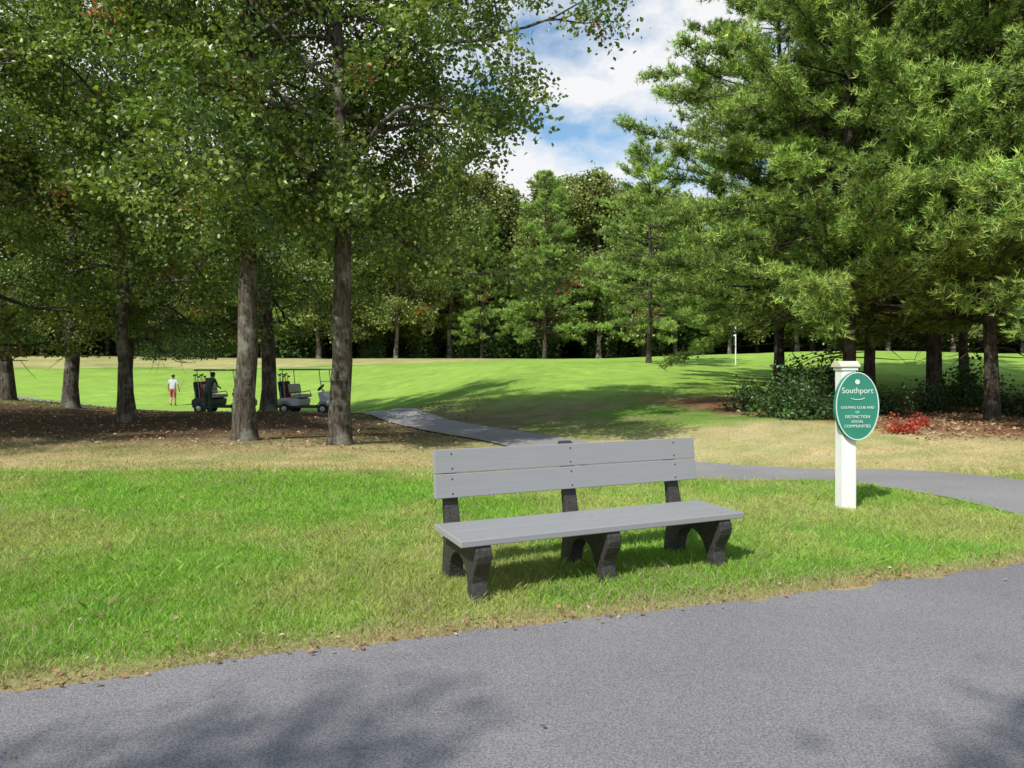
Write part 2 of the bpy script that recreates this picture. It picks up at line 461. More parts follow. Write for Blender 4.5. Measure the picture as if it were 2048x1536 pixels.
GR = [(.12, .19, .036), (.17, .24, .045), (.085, .145, .034), (.23, .29, .07)]
def oak_mesh(name, seed, Ht, cb, R, r0, nl=30, leaf=.108, per=34, sd=.20, side=None, greens=None, lean=(0, 0), k=9, sub=7, minz=1.2, elev=(5, 60), rust=.008, mid=3):
    rng = np.random.default_rng(seed)
    B = Builder()
    m = 14
    t = np.linspace(0, 1, m)
    wob = np.cumsum(rng.normal(0, .06, (m, 2)), 0) * (Ht / 14); wob -= wob[0]; wob[:2] *= .3
    tr = np.stack([wob[:, 0] + lean[0] * t * Ht, wob[:, 1] + lean[1] * t * Ht, t * Ht * .9 - .15], 1)
    tr = np.concatenate([tr[:1], [tr[0] * .75 + tr[1] * .25], tr[1:]])
    tt = np.concatenate([[0], [.25 / (m - 1)], t[1:]])
    rad = r0 * (1 - .85 * tt) + .02
    rad[0] *= 1.6; rad[1] *= 1.18
    tube(B, tr, rad, 14, 0)
    cents = []; 
    for i in range(nl):
        s = (i + rng.random()) / nl
        h = cb + (Ht * .88 - cb) * s
        base = np.array([np.interp(h, tr[:, 2], tr[:, j]) for j in range(3)])
        az = i * 2.399 + rng.normal(0, .3)
        L = R * math.sqrt(max(.12, 1 - ((s - .28) / .8) ** 2)) * rng.uniform(.65, 1.15)
        if side is not None:
            L *= side(az, s)
        el = math.radians(np.interp(s, [0, 1], elev)) + rng.normal(0, .12)
        dv = np.array([math.cos(az) * math.cos(el), math.sin(az) * math.cos(el), math.sin(el)])
        pts = grow(base, dv, L, k, rng, .18, .0 if s > .3 else -.012)
        pts[:, 2] = np.maximum(pts[:, 2], minz)
        rr = np.interp(h, tr[:, 2], rad) * rng.uniform(.35, .5)
        tube(B, pts, np.linspace(rr, .014, len(pts)), 6, 0)
        for q in range(sub):
            u = rng.uniform(.28, 1.0)
            ii = min(int(u * k), k - 1)
            bp_ = pts[ii] + (pts[ii + 1] - pts[ii]) * (u * k - ii)
            dd = unit(pts[ii + 1] - pts[ii])
            rv = rng.normal(0, 1, 3); rv[2] *= .6
            d2 = unit(dd * .7 + unit(rv) * .9)
            L2 = (.38 * L * (1.1 - .6 * u) + .35) * rng.uniform(.7, 1.2)
            p2 = grow(bp_, d2, L2, 5, rng, .2, .02)
            p2[:, 2] = np.maximum(p2[:, 2], minz * .8)
            tube(B, p2, np.linspace(rr * .35 * (1 - .5 * u) + .008, .006, 6), 4, 0)
            for c in p2[mid:]:
                cents.append(c)
            for _ in range(3):
                j = rng.integers(1, 5)
                d3 = unit(unit(rng.normal(0, 1, 3)) + d2 * .6)
                L3 = rng.uniform(.3, .75) * (1 + Ht / 40)
                p3 = np.array([p2[j], p2[j] + d3 * L3 * .5 + rng.normal(0, .03, 3), p2[j] + d3 * L3])
                tube(B, p3, [.008, .006, .003], 3, 0)
                cents.append(p3[2]); cents.append(p3[1])
    C = np.array(cents)
    M = len(C)
    g = np.array(greens if greens is not None else GR)
    cc = g[rng.integers(0, len(g), M)] * rng.uniform(.7, 1.3, (M, 1))
    rs = rng.random(M) < rust
    cc[rs] = (.34, .13, .045)
    npc = rng.poisson(per, M)
    idx = np.repeat(np.arange(M), npc)
    off = rng.normal(0, 1, (len(idx), 3)) * np.array([1, 1, .62]) * sd
    P = C[idx] + off
    col = cc[idx] * rng.uniform(.7, 1.35, (len(idx), 1))
    ok = P[:, 2] > minz * .85
    add_leaves(B, P[ok], leaf, col[ok], rng, 1)
    print(name, 'leaves', int(ok.sum()))
    return B.mesh(name, [M_oakbark, M_leaf])

def place(name, me, x, y, rz=0, s=1, parent=None, dz=0, sz=None):
    o = bpy.data.objects.new(name, me)
    o.location = (x, y, H(x, y) + dz); o.rotation_euler = (0, 0, rz); o.scale = (s, s, sz or s)
    return link(o, parent)

def side_a(az, s):
    return 1 + (.5 if s < .45 else 1.0) * max(0, math.cos(az - .1)) - .1 * max(0, -math.cos(az - .1))  # upper limbs, out of frame, lengthened on one side to shade the hillside

place('oak_tree', oak_mesh('oak_a', 1, 13, 4.3, 4.4, .20, nl=34, side=side_a, elev=(2, 60), minz=3.5, rust=.012), -3.4, 14)
place('oak_tree', oak_mesh('oak_b', 2, 14, 4.2, 4.2, .205, nl=29, elev=(0, 60), minz=3.4, rust=.012), -5.45, 14.5)
place('oak_tree', oak_mesh('oak_c', 3, 12, 3.4, 4.4, .17, nl=18, minz=2.6), -10.05, 18.5)
place('oak_tree', oak_mesh('oak_d', 4, 12.5, 3.6, 4.3, .22, nl=16, minz=2.9), -7.55, 22)
place('oak_tree', oak_mesh('oak_e', 5, 12.5, 3.2, 4.6, .22, nl=16, minz=2.4), -14.3, 23)
oe = oak_mesh('oak_f', 6, 11.5, 3.0, 4.4, .25, nl=17, minz=2.1, elev=(-8, 55))
place('oak_tree', oe, -13.3, 24.5)
place('oak_tree', oe, -16.4, 23, 2.0)
og = oak_mesh('oak_g', 8, 10.5, 2.6, 4.6, .2, nl=28, minz=1.9, elev=(-6, 58), greens=[(.17, .24, .045), (.22, .30, .06), (.12, .18, .04), (.30, .35, .10)], rust=.02)
place('oak_tree', og, -12.6, 15.5, .5)
place('oak_tree', og, -14.6, 10.8, 2.5)
# trees behind the photographer, whose crowns shade the asphalt
ob = oak_mesh('oak_h', 9, 11, 6.8, 2.3, .18, nl=30, minz=5, per=75, sd=.28, elev=(10, 60))
place('oak_tree', ob, -6.75, -7.55, 1.0)
place('oak_tree', ob, -1.8, -6.1, 3.0)

def pine_mesh(name, seed, Ht, cb, R, r0, dens=1.15, side=None, nl=.17, nw=.0135, K=9, gap=(.36, .64), tstep=.07):
    rng = np.random.default_rng(seed)
    B = Builder(); m = 12
    t = np.linspace(0, 1, m)
    wob = np.cumsum(rng.normal(0, .03, (m, 2)), 0)
    wob -= wob[0]
    tr = np.stack([wob[:, 0], wob[:, 1], t * Ht - .15], 1)
    rad = r0 * (1 - .93 * t) + .01; rad[0] *= 1.25
    tube(B, tr, rad, 10, 0)
    tips = []; dirs = []; cc = []
    for i in range(40):
        h = rng.uniform(1.5, cb + 4.5); az = rng.uniform(0, 6.28)
        base = np.array([np.interp(h, tr[:, 2], tr[:, j]) for j in range(3)])
        p = grow(base, np.array([math.cos(az), math.sin(az), -.05]), rng.uniform(.8, 2.8), 5, rng, .15, -.02)
        tube(B, p, np.linspace(.018, .004, 6), 4, 0)
    h = cb
    while h < Ht - .3:
        s = (h - cb) / (Ht - cb)
        for q in range(rng.integers(5, 8)):
            az = rng.uniform(0, 6.28)
            L = R * (1 - s) ** .55 * rng.uniform(.6, 1.12) * (.85 + .15 * min(1, s * 8)) + .35
            if side: L *= side(az, s)
            el = np.interp(s, [0, .5, 1], [-.12, .10, .8]) + rng.normal(0, .07)
            base = np.array([np.interp(h, tr[:, 2], tr[:, j]) for j in range(3)])
            p = grow(base, np.array([math.cos(az), math.sin(az), math.tan(el)]), L, 8, rng, .08, .022)
            tube(B, p, np.linspace(.045 * (1 - .6 * s), .007, 9), 5, 0)
            bright = rng.uniform(.75, 1.3)
            npl = max(3, int(L * 1.6))
            for a in range(npl):
                uc = rng.uniform(.28, 1) ** .8
                pb_ = bright * rng.uniform(.8, 1.2)
                for a2 in range(int(5 * dens)):
                    u = float(np.clip(uc + rng.normal(0, .035), .1, .999))
                    ii = min(int(u * 8), 7)
                    b0 = p[ii] + (p[ii + 1] - p[ii]) * (u * 8 - ii)
                    dd = unit(p[ii + 1] - p[ii])
                    perp = unit(np.cross(dd, [0, 0, 1])) * rng.choice([-1, 1])
                    d2 = unit(dd * .9 + perp * rng.uniform(.1, .9) + np.array([0, 0, rng.uniform(-.05, .6)]))
                    L2 = rng.uniform(.45, .95) * (.5 + .4 * (1 - u)) * (.5 + .17 * L)
                    nt = max(4, int(L2 / tstep))
                    e = b0 + d2 * L2
                    tube(B, [b0, b0 + d2 * L2 * .5 + rng.normal(0, .01, 3), e], [.008, .006, .003], 3, 0)
                    for kk in range(nt):
                        f = (kk + 1) / nt
                        off = rng.normal(0, .075, 3) * np.array([1, 1, .8])
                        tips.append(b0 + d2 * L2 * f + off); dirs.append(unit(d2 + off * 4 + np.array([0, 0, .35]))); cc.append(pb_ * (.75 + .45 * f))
        h += rng.uniform(*gap)
    C = np.array(tips); D = np.array(dirs); cc = np.array(cc)
    N = len(C)
    Cn = np.repeat(C, K, 0); Dn = np.repeat(D, K, 0)
    nd = unit(Dn * .75 + rng.normal(0, .6, (N * K, 3)))
    ln = nl * rng.uniform(.7, 1.2, (N * K, 1))
    sd = unit(np.cross(nd, rng.normal(size=(N * K, 3)))) * nw
    V = np.stack([Cn - sd, Cn + sd, Cn + nd * ln], 1).reshape(-1, 3)
    g = np.array([(.22, .34, .075), (.28, .40, .085), (.16, .27, .065), (.35, .44, .11)])
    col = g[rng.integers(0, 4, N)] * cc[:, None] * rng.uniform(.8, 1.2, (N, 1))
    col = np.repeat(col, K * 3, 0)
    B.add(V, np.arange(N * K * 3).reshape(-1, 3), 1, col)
    print(name, 'needles', N * K)
    return B.mesh(name, [M_pinebark, M_needle])

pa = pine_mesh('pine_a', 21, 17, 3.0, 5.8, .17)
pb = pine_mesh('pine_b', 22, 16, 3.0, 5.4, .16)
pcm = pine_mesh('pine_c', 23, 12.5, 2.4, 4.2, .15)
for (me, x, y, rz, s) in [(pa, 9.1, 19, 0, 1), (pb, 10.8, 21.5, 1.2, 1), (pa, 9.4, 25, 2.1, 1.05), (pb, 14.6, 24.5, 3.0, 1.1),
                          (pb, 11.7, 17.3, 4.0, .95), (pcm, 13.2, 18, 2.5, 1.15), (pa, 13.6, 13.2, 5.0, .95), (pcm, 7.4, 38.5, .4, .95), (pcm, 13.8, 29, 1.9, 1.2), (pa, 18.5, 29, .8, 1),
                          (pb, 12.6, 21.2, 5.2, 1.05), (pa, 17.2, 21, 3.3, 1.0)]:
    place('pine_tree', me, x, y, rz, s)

# shrubs
def shrub_mesh(name, seed, R, Ht, n, leaf, greens, sd=.16, per=26):
    rng = np.random.default_rng(seed); B = Builder(); cents = []
    for i in range(n):
        az = rng.uniform(0, 6.28); el = rng.uniform(.4, 1.45)
        p = grow(np.array([rng.normal(0, R * .35), rng.normal(0, R * .35), -.05]), np.array([math.cos(az) * math.cos(el), math.sin(az) * math.cos(el), math.sin(el)]),
                 rng.uniform(.4, 1.1) * Ht, 5, rng, .2, 0)
        tube(B, p, np.linspace(.014, .004, 6) * Ht, 4, 0)
        cents += list(p[1:]) + list(p[2:] + rng.normal(0, .15 * Ht, (4, 3)))
    C = np.array(cents); C[:, 2] = np.maximum(C[:, 2], .06)
    M = len(C); g = np.array(greens); cc = g[rng.integers(0, len(g), M)] * rng.uniform(.6, 1.4, (M, 1))
    idx = np.repeat(np.arange(M), per)
    P = C[idx] + rng.normal(0, sd, (len(idx), 3))
    P[:, 2] = np.abs(P[:, 2]) + .01
    add_leaves(B, P, leaf, cc[idx] * rng.uniform(.8, 1.25, (len(idx), 1)), rng, 1)
    return B.mesh(name, [M_oakbark, M_leaf])
sg = [(.06, .12, .03), (.09, .16, .035), (.05, .10, .03)]
sh1 = shrub_mesh('shrub_a', 31, .8, 1.2, 18, .10, sg, per=13, sd=.13)
sh2 = shrub_mesh('shrub_b', 32, .6, .85, 14, .085, [(.06, .12, .04), (.05, .09, .03)], per=11, sd=.12)
shr = shrub_mesh('shrub_red', 33, .25, .55, 8, .075, [(.45, .07, .04), (.34, .07, .035)], sd=.06, per=7)
for (me, x, y, s, rz) in [(sh1, 6.5, 17.2, 1.0, 0), (sh2, 7.3, 17.0, 1.0, 1), (sh1, 8.0, 18.8, 1.0, 3), (sh2, 10.2, 19.4, .9, 2), (sh2, 11.6, 19.9, 1, 5),
                          (sh2, 13.2, 18.8, 1.0, 1), (sh1, 10.2, 23, 1.2, 4), (sh1, 13.9, 21.5, 1.1, 3), (sh2, 6.8, 20.2, 1.0, 2.2), (sh1, 8.9, 22, 1.1, 2.9)]:
    place('shrub', me, x, y, rz, s)
for (x, y, s) in [(7.7, 14.0, .8), (8.7, 15.2, .6)]:
    place('red_shrub', shr, x, y, x, s)

# distant forest
fg = [(.17, .225, .055), (.21, .27, .065), (.12, .17, .05), (.27, .30, .095), (.22, .24, .08)]
fv = [oak_mesh('forest_%d' % i, 40 + i, Ht, cb, R, .24, nl=24, leaf=.32, per=21, sd=.44, greens=fg, sub=6, minz=1.0, elev=(0, 55), k=6, rust=.015)
      for i, (Ht, cb, R) in enumerate([(19, 4.5, 5.0), (21, 3.5, 5.5), (17, 2.5, 5.0), (20, 1.2, 5.0)])]
fp = pine_mesh('forest_pine', 50, 17, 2, 4.2, .18, dens=.5, nl=.35, nw=.028, tstep=.15)
fs = shrub_mesh('forest_shrub', 51, 1.6, 2.6, 18, .26, sg, sd=.45, per=18)
forest = empty('distant_forest')
r = random.Random(3)
for (y0, sp, kinds) in [(79, 5.2, [0, 1, 0, 2]), (85, 5.0, [1, 2, 3]), (92, 4.6, [3, 2, 1]), (100, 4.2, [3, 3, 2])]:
    x = -80
    while x < 85:
        xx = x + r.uniform(-1.6, 1.6)
        yy = y0 + r.uniform(-2, 2) - max(0, xx - 14) * .22
        me = fv[r.choice(kinds)] if r.random() > .12 else fp
        s = r.uniform(.82, 1.12)
        if -6 < xx < 5: s *= 1.08
        if 6 < xx < 14: s *= 1.15
        place('forest_tree', me, xx, yy, r.uniform(0, 6.28), s, forest)
        x += sp
for i in range(80):
    xx = r.uniform(-75, 75); yy = r.uniform(80, 96) - max(0, xx - 14) * .22
    place('forest_shrub', fs, xx, yy, r.uniform(0, 6.28), r.uniform(.7, 1.6), forest)
x = -85
while x < 90:
    place('forest_shrub', fs, x, 104 + r.uniform(-1, 1), r.uniform(0, 6.28), r.uniform(1.7, 2.3), forest)
    x += 2.1

# ------------------------------------------------------------------ modelling helpers
def box(name, size, loc, mat, parent=None, rot=(0, 0, 0), bevel=.0, seg=2):
    sx, sy, sz = [s / 2 for s in size]
    v = [(-sx, -sy, -sz), (sx, -sy, -sz), (sx, sy, -sz), (-sx, sy, -sz), (-sx, -sy, sz), (sx, -sy, sz), (sx, sy, sz), (-sx, sy, sz)]
    f = [(0, 3, 2, 1), (4, 5, 6, 7), (0, 1, 5, 4), (1, 2, 6, 5), (2, 3, 7, 6), (3, 0, 4, 7)]
    me = bpy.data.meshes.new(name); me.from_pydata(v, [], f); me.materials.append(mat)
    o = bpy.data.objects.new(name, me); o.location = loc; o.rotation_euler = rot
    link(o, parent)
    if bevel:
        b = o.modifiers.new('b', 'BEVEL'); b.width = bevel; b.segments = seg
    return o

def prism(name, poly, t, mat, parent=None, loc=(0, 0, 0), rot=(0, 0, 0), bevel=0):
    n = len(poly)
    v = [(-t / 2, a, b) for a, b in poly] + [(t / 2, a, b) for a, b in poly]
    f = [tuple(range(n))[::-1], tuple(range(n, 2 * n))] + [(i, (i + 1) % n, n + (i + 1) % n, n + i) for i in range(n)]
    me = bpy.data.meshes.new(name); me.from_pydata(v, [], f); me.materials.append(mat)
    o = bpy.data.objects.new(name, me); o.location = loc; o.rotation_euler = rot
    link(o, parent)
    if bevel:
        b = o.modifiers.new('b', 'BEVEL'); b.width = bevel; b.segments = 2; b.limit_method = 'ANGLE'
    return o

def lathe(name, prof, mat, parent=None, loc=(0, 0, 0), rot=(0, 0, 0), k=24, smooth=True):
    v = []; f = []
    for r_, z in prof:
        for i in range(k):
            a = 2 * math.pi * i / k
            v.append((r_ * math.cos(a), r_ * math.sin(a), z))
    for j in range(len(prof) - 1):
        for i in range(k):
            f.append((j * k + i, j * k + (i + 1) % k, (j + 1) * k + (i + 1) % k, (j + 1) * k + i))
    f.append(tuple(range(k))[::-1]); f.append(tuple((len(prof) - 1) * k + i for i in range(k)))
    me = bpy.data.meshes.new(name); me.from_pydata(v, [], f); me.materials.append(mat)
    if smooth:
        for p_ in me.polygons[:-2]: p_.use_smooth = True
    o = bpy.data.objects.new(name, me); o.location = loc; o.rotation_euler = rot
    return link(o, parent)

def rod(name, pts, r_, mat, parent=None, k=8):
    B = Builder(); tube(B, np.array(pts, float), np.full(len(pts), r_), k)
    return link(bpy.data.objects.new(name, B.mesh(name, [mat])), parent)

# ------------------------------------------------------------------ park bench
T = NT('grey_plank_mat')
p = T.n('ShaderNodeBsdfPrincipled'); p.inputs['Roughness'].default_value = .5; p.inputs['Specular IOR Level'].default_value = .4
n1 = noise(T, 9, 6, .7, stretch=(.35, 9, 9)); r1 = ramp(T, n1.outputs['Fac'], [(.3, (.262, .265, .272)), (.7, (.292, .295, .30))])
T.l(r1.outputs['Color'], p.inputs['Base Color'])
n2 = noise(T, 30, 4, .7, stretch=(.3, 9, 9)); bp = T.n('ShaderNodeBump'); bp.inputs['Strength'].default_value = .12; bp.inputs['Distance'].default_value = .003
T.l(n2.outputs['Fac'], bp.inputs['Height']); T.l(bp.outputs['Normal'], p.inputs['Normal']); T.l(p.outputs['BSDF'], T.out.inputs['Surface'])
M_plank = T.m
M_leg = simple('black_plastic_mat', (.036, .032, .030), .6, .4, 25, .6, 60)
M_screw = simple('screw_mat', (.05, .05, .05), .4, .1, 5, metal=.8)
BA = math.radians(23.6)
bench = empty('park_bench', (-.306, 4.26, 0), BA)
LB = 2.165
box('seat_board_1', (LB, .262, .042), (LB / 2, .131, .384), M_plank, bench, bevel=.006)
box('seat_board_2', (LB, .262, .042), (LB / 2, .396, .384), M_plank, bench, bevel=.006)
lean = math.radians(-6.5)
def bpos(z):
    return .605 + (z - .55) * math.tan(-lean)
for i, zc_ in enumerate([.637, .804]):
    box('backrest_board_%d' % (i + 1), (LB + .01, .040, .164), (LB / 2 + .03, bpos(zc_), zc_), M_plank, bench, rot=(lean, 0, 0), bevel=.005)
prof = [(.045, -.03), (.16, -.03), (.155, .05), (.165, .11), (.20, .175), (.26, .225), (.33, .245), (.40, .235), (.46, .20), (.505, .14), (.525, .07), (.54, -.03),
        (.675, -.03), (.675, .06), (.66, .16), (.645, .28), (.655, .40), (.67, .52), (.725, .900), (.70, .900), (.664, .885),
        (.622, .53), (.585, .40), (.56, .363), (.02, .363), (.0, .335), (-.005, .295), (.005, .255), (.03, .215), (.06, .17), (.072, .12), (.06, .07), (.045, -.0)]
prof = prof[::-1]
for i, u in enumerate([.15, 1.075, 2.0]):
    pr = prof if i == 1 else [(a_, min(b_, .868)) for a_, b_ in prof if b_ != .885]
    prism('leg_support_%d' % (i + 1), pr, .105, M_leg, bench, (u, 0, 0), bevel=.008)
    for z in [.585, .685, .755, .855]:
        lathe('screw', [(.006, 0), (.006, .002), (.004, .003)], M_screw, bench, (u + random.uniform(-.003, .003), bpos(z) - .0205, z), (math.pi / 2 + lean, 0, 0), 10)
    for v_ in [.06, .2, .33, .46]:
        lathe('screw', [(.004, 0), (.004, .001), (.002, .0015)], M_screw, bench, (u, v_, .4045), (0, 0, 0), 10)

# ------------------------------------------------------------------ sign on a white post
M_white = simple('white_paint_mat', (.80, .80, .78), .45, .05, 4, .1, 30)
M_cap = simple('cream_cap_mat', (.62, .60, .46), .5, .1, 6)
M_green = simple('green_sign_mat', (.025, .21, .14), .4, .08, 5)
M_letter = simple('white_letter_mat', (.60, .70, .64), .5, .04, 5)
sign = empty('golf_course_sign', (3.42, 7.28, 0), math.radians(4))
box('post', (.15, .15, 1.47), (0, 0, .715), M_white, sign, bevel=.012)
box('post_collar', (.175, .175, .03), (0, 0, 1.435), M_white, sign, bevel=.006)
prism('post_cap', [(-.10, 1.452), (.10, 1.452), (.10, 1.475), (.05, 1.515), (-.05, 1.515), (-.10, 1.475)], .21, M_cap, sign, bevel=.006)
def ellipse(name, a, b, t, mat, loc, k=64):
    v = []; f = []
    for y in (-t / 2, t / 2):
        for i in range(k):
            an = 2 * math.pi * i / k
            v.append((a * math.cos(an), y, b * math.sin(an)))
    f = [tuple(range(k)), tuple(range(k, 2 * k))[::-1]] + [(i, k + i, k + (i + 1) % k, (i + 1) % k) for i in range(k)]
    me = bpy.data.meshes.new(name); me.from_pydata(v, [], f); me.materials.append(mat)
    o = bpy.data.objects.new(name, me); o.location = loc
    return link(o, sign)
sx0, sz0 = .055, 1.06
yf = -.1265
ellipse('board', .228, .345, .045, M_green, (sx0, -.101, sz0))
def ring(name, a, b, w, y, mat, k=72):
    v = []; f = []
    for i in range(k):
        an = 2 * math.pi * i / k
        v += [(a * math.cos(an), y, b * math.sin(an)), ((a - w) * math.cos(an), y, (b - w) * math.sin(an))]
    for i in range(k):
        j = (i + 1) % k
        f.append((2 * i, 2 * j, 2 * j + 1, 2 * i + 1))
    me = bpy.data.meshes.new(name); me.from_pydata(v, [], f); me.materials.append(mat)
    o = bpy.data.objects.new(name, me); o.location = (sx0, 0, sz0)
    link(o, sign)
    s = o.modifiers.new('s', 'SOLIDIFY'); s.thickness = .004; s.offset = 0
ring('border', .226, .343, .010, yf, M_letter)
def text(body, size, x, z, mat, sxx=1.0):
    cu = bpy.data.curves.new('txt', 'FONT'); cu.body = body; cu.size = size; cu.align_x = 'CENTER'; cu.align_y = 'CENTER'; cu.extrude = .0015
    to = bpy.data.objects.new('txt', cu); coll.objects.link(to)
    bpy.context.view_layer.update()
    me = bpy.data.meshes.new_from_object(to.evaluated_get(bpy.context.evaluated_depsgraph_get()))
    bpy.data.objects.remove(to)
    me.materials.clear(); me.materials.append(mat)
    o = bpy.data.objects.new('lettering', me); o.location = (sx0 + x, yf, sz0 + z); o.rotation_euler = (math.pi / 2, 0, 0); o.scale = (sxx, 1, 1)
    link(o, sign)
    return o
text('Southport', .082, 0, .155, M_letter, .98)
for (b_, z_, s_) in [('GOLFING CLUB AND', -.015, .037), ('OF', -.062, .034), ('DISTINCTION', -.108, .042), ('SOCIAL', -.156, .037), ('COMMUNITIES', -.203, .042)]:
    text(b_, s_, 0, z_, M_letter)
lathe('mark', [(.025, 0), (.025, .004)], M_letter, sign, (sx0, -.124, sz0 + .245), (math.pi / 2, 0, 0), 20)
B = Builder()
aa = np.linspace(-2.4, -.74, 20)
tube(B, np.stack([.1 * np.cos(aa), 0 * aa, .05 * np.sin(aa)], 1), np.full(20, .004), 6)
o = bpy.data.objects.new('underline', B.mesh('underline', [M_letter])); o.location = (sx0, yf, sz0 + .115); link(o, sign)

# ------------------------------------------------------------------ golf flag
fl = empty('golf_flag', (12.6, 40, H(12.6, 40)))
rod('flagstick', [(0, 0, 0), (0, 0, 1.1), (0, 0, 2.15)], .035, M_white, fl)
v = []; f = []
nu, nv = 8, 6
for i in range(nu):
    for j in range(nv):
        a_ = i / (nu - 1); b_ = j / (nv - 1)
        v.append((-.02 - a_ * .34, .05 * math.sin(a_ * 7 + b_), 2.12 - b_ * .5 * (1 - .3 * a_) - a_ * .18))
for i in range(nu - 1):
    for j in range(nv - 1):
        f.append((i * nv + j, (i + 1) * nv + j, (i + 1) * nv + j + 1, i * nv + j + 1))
me = bpy.data.meshes.new('flag'); me.from_pydata(v, [], f); me.materials.append(M_white)
link(bpy.data.objects.new('flag', me), fl)

# ------------------------------------------------------------------ golf carts
M_tyre = simple('tyre_mat', (.02, .02, .02), .8, .2, 20)
M_hub = simple('hub_mat', (.5, .5, .5), .4, .1, 10, metal=.3)
M_seat = simple('seat_vinyl_mat', (.42, .41, .38), .6, .1, 8)
M_dark = simple('dark_trim_mat', (.03, .03, .032), .6, .2, 10)
M_metal = simple('strut_mat', (.35, .35, .36), .35, .1, 10, metal=.5)
M_bag = simple('golf_bag_mat', (.02, .025, .05), .7, .3, 12)
M_bag2 = simple('golf_bag_red_mat', (.25, .03, .03), .7, .3, 12)
def cart(x, y, rz, bodycol, roofcol, s=1.0):
    M_body = simple('cart_body_mat', bodycol, .3, .05, 3)
    M_roof = simple('cart_roof_mat', roofcol, .45, .05, 3)
    c = empty('golf_cart', (x, y, H(x, y) + .02), rz, s)
    W = 1.14
    R90 = (0, 0, -math.pi / 2)
    prism('floor_pan', [(-1.1, .26), (1.05, .26), (1.05, .34), (-1.1, .34)], W * .92, M_dark, c, rot=R90, bevel=.01)
    prism('front_cowl', [(.62, .345), (.68, .62), (.60, .86), (.68, .92), (.84, .80), (1.10, .66), (1.20, .52), (1.20, .34), (1.12, .28), (1.06, .345)], W * .94, M_body, c, rot=R90, bevel=.03)
    prism('rear_body', [(-.18, .345), (-.14, .60), (-.30, .66), (-1.0, .66), (-1.14, .56), (-1.14, .345)], W * .94, M_body, c, rot=R90, bevel=.03)
    box('seat_cushion', (.50, W * .86, .13), (-.32, 0, .735), M_seat, c, bevel=.04)
    box('seat_backrest', (.12, W * .84, .40), (-.60, 0, 1.02), M_seat, c, rot=(0, -.18, 0), bevel=.04)
    prism('roof', [(-1.05, 1.80), (-.98, 1.845), (.72, 1.845), (.84, 1.80), (.80, 1.775), (-1.0, 1.775)], W * 1.02, M_roof, c, rot=R90, bevel=.015)
    for sy in (-1, 1):
        rod('front_strut', [(.82, sy * .50, .84), (.72, sy * .51, 1.3), (.66, sy * .52, 1.78)], .02, M_metal, c)
        rod('rear_strut', [(-.78, sy * .50, .60), (-.84, sy * .51, 1.2), (-.90, sy * .52, 1.78)], .02, M_metal, c)
        rod('armrest', [(-.58, sy * .52, .86), (-.2, sy * .53, .92), (-.12, sy * .53, .76)], .018, M_dark, c)
        for xx in (.82, -.80):
            lathe('wheel', [(.10, -.10), (.20, -.095), (.232, -.06), (.235, 0), (.232, .06), (.20, .095), (.10, .10)], M_tyre, c, (xx, sy * .47, .225), (math.pi / 2, 0, 0))
            lathe('hub_cap', [(.11, 0), (.10, .012), (.03, .02)], M_hub, c, (xx, sy * (.47 + .1), .225), (-sy * math.pi / 2, 0, 0))
        rod('wheel_arch', [(.82 + .29 * math.cos(a_), sy * .545, .225 + .29 * math.sin(a_)) for a_ in np.linspace(.2, 2.94, 9)], .016, M_dark, c)
        rod('wheel_arch', [(-.80 + .29 * math.cos(a_), sy * .545, .225 + .29 * math.sin(a_)) for a_ in np.linspace(.2, 2.94, 9)], .016, M_dark, c)
    rod('windscreen_bar', [(.70, -.5, 1.32), (.70, .5, 1.32)], .014, M_metal, c)
    rod('steering_column', [(.66, .25, .80), (.42, .25, 1.04)], .02, M_dark, c)
    sw = lathe('steering_wheel', [(.16, 0), (.175, .012), (.19, 0), (.175, -.012), (.16, 0)], M_dark, c, (.41, .25, 1.06), (0, -.85, 0))
    sw.data.polygons[-1].use_smooth = False
    rod('bag_rack', [(-1.0, -.42, .68), (-1.02, -.42, 1.1), (-1.02, .42, 1.1), (-1.0, .42, .68)], .016, M_metal, c)
    for sy, mb in ((-.24, M_bag), (.24, M_bag2)):
        lathe('golf_bag', [(.11, 0), (.13, .05), (.12, .45), (.135, .5), (.135, .82), (.12, .85)], mb, c, (-.98, sy, .48), (0, -.12, 0))
        for q in range(5):
            a_ = q * 1.26
            rod('club', [(-1.08 + .05 * math.cos(a_), sy + .06 * math.sin(a_), 1.28), (-1.1 + .09 * math.cos(a_), sy + .09 * math.sin(a_), 1.50 + .03 * q)], .009, M_metal, c, 5)
            box('club_head', (.10, .04, .045), (-1.1 + .1 * math.cos(a_) + .03, sy + .09 * math.sin(a_), 1.51 + .03 * q), M_dark, c, bevel=.01)
    return c
cart(-8.3, 29.0, math.radians(-8), (.50, .51, .55), (.30, .30, .27))
cart(-12.0, 29.6, math.radians(-6), (.05, .052, .056), (.08, .08, .08))

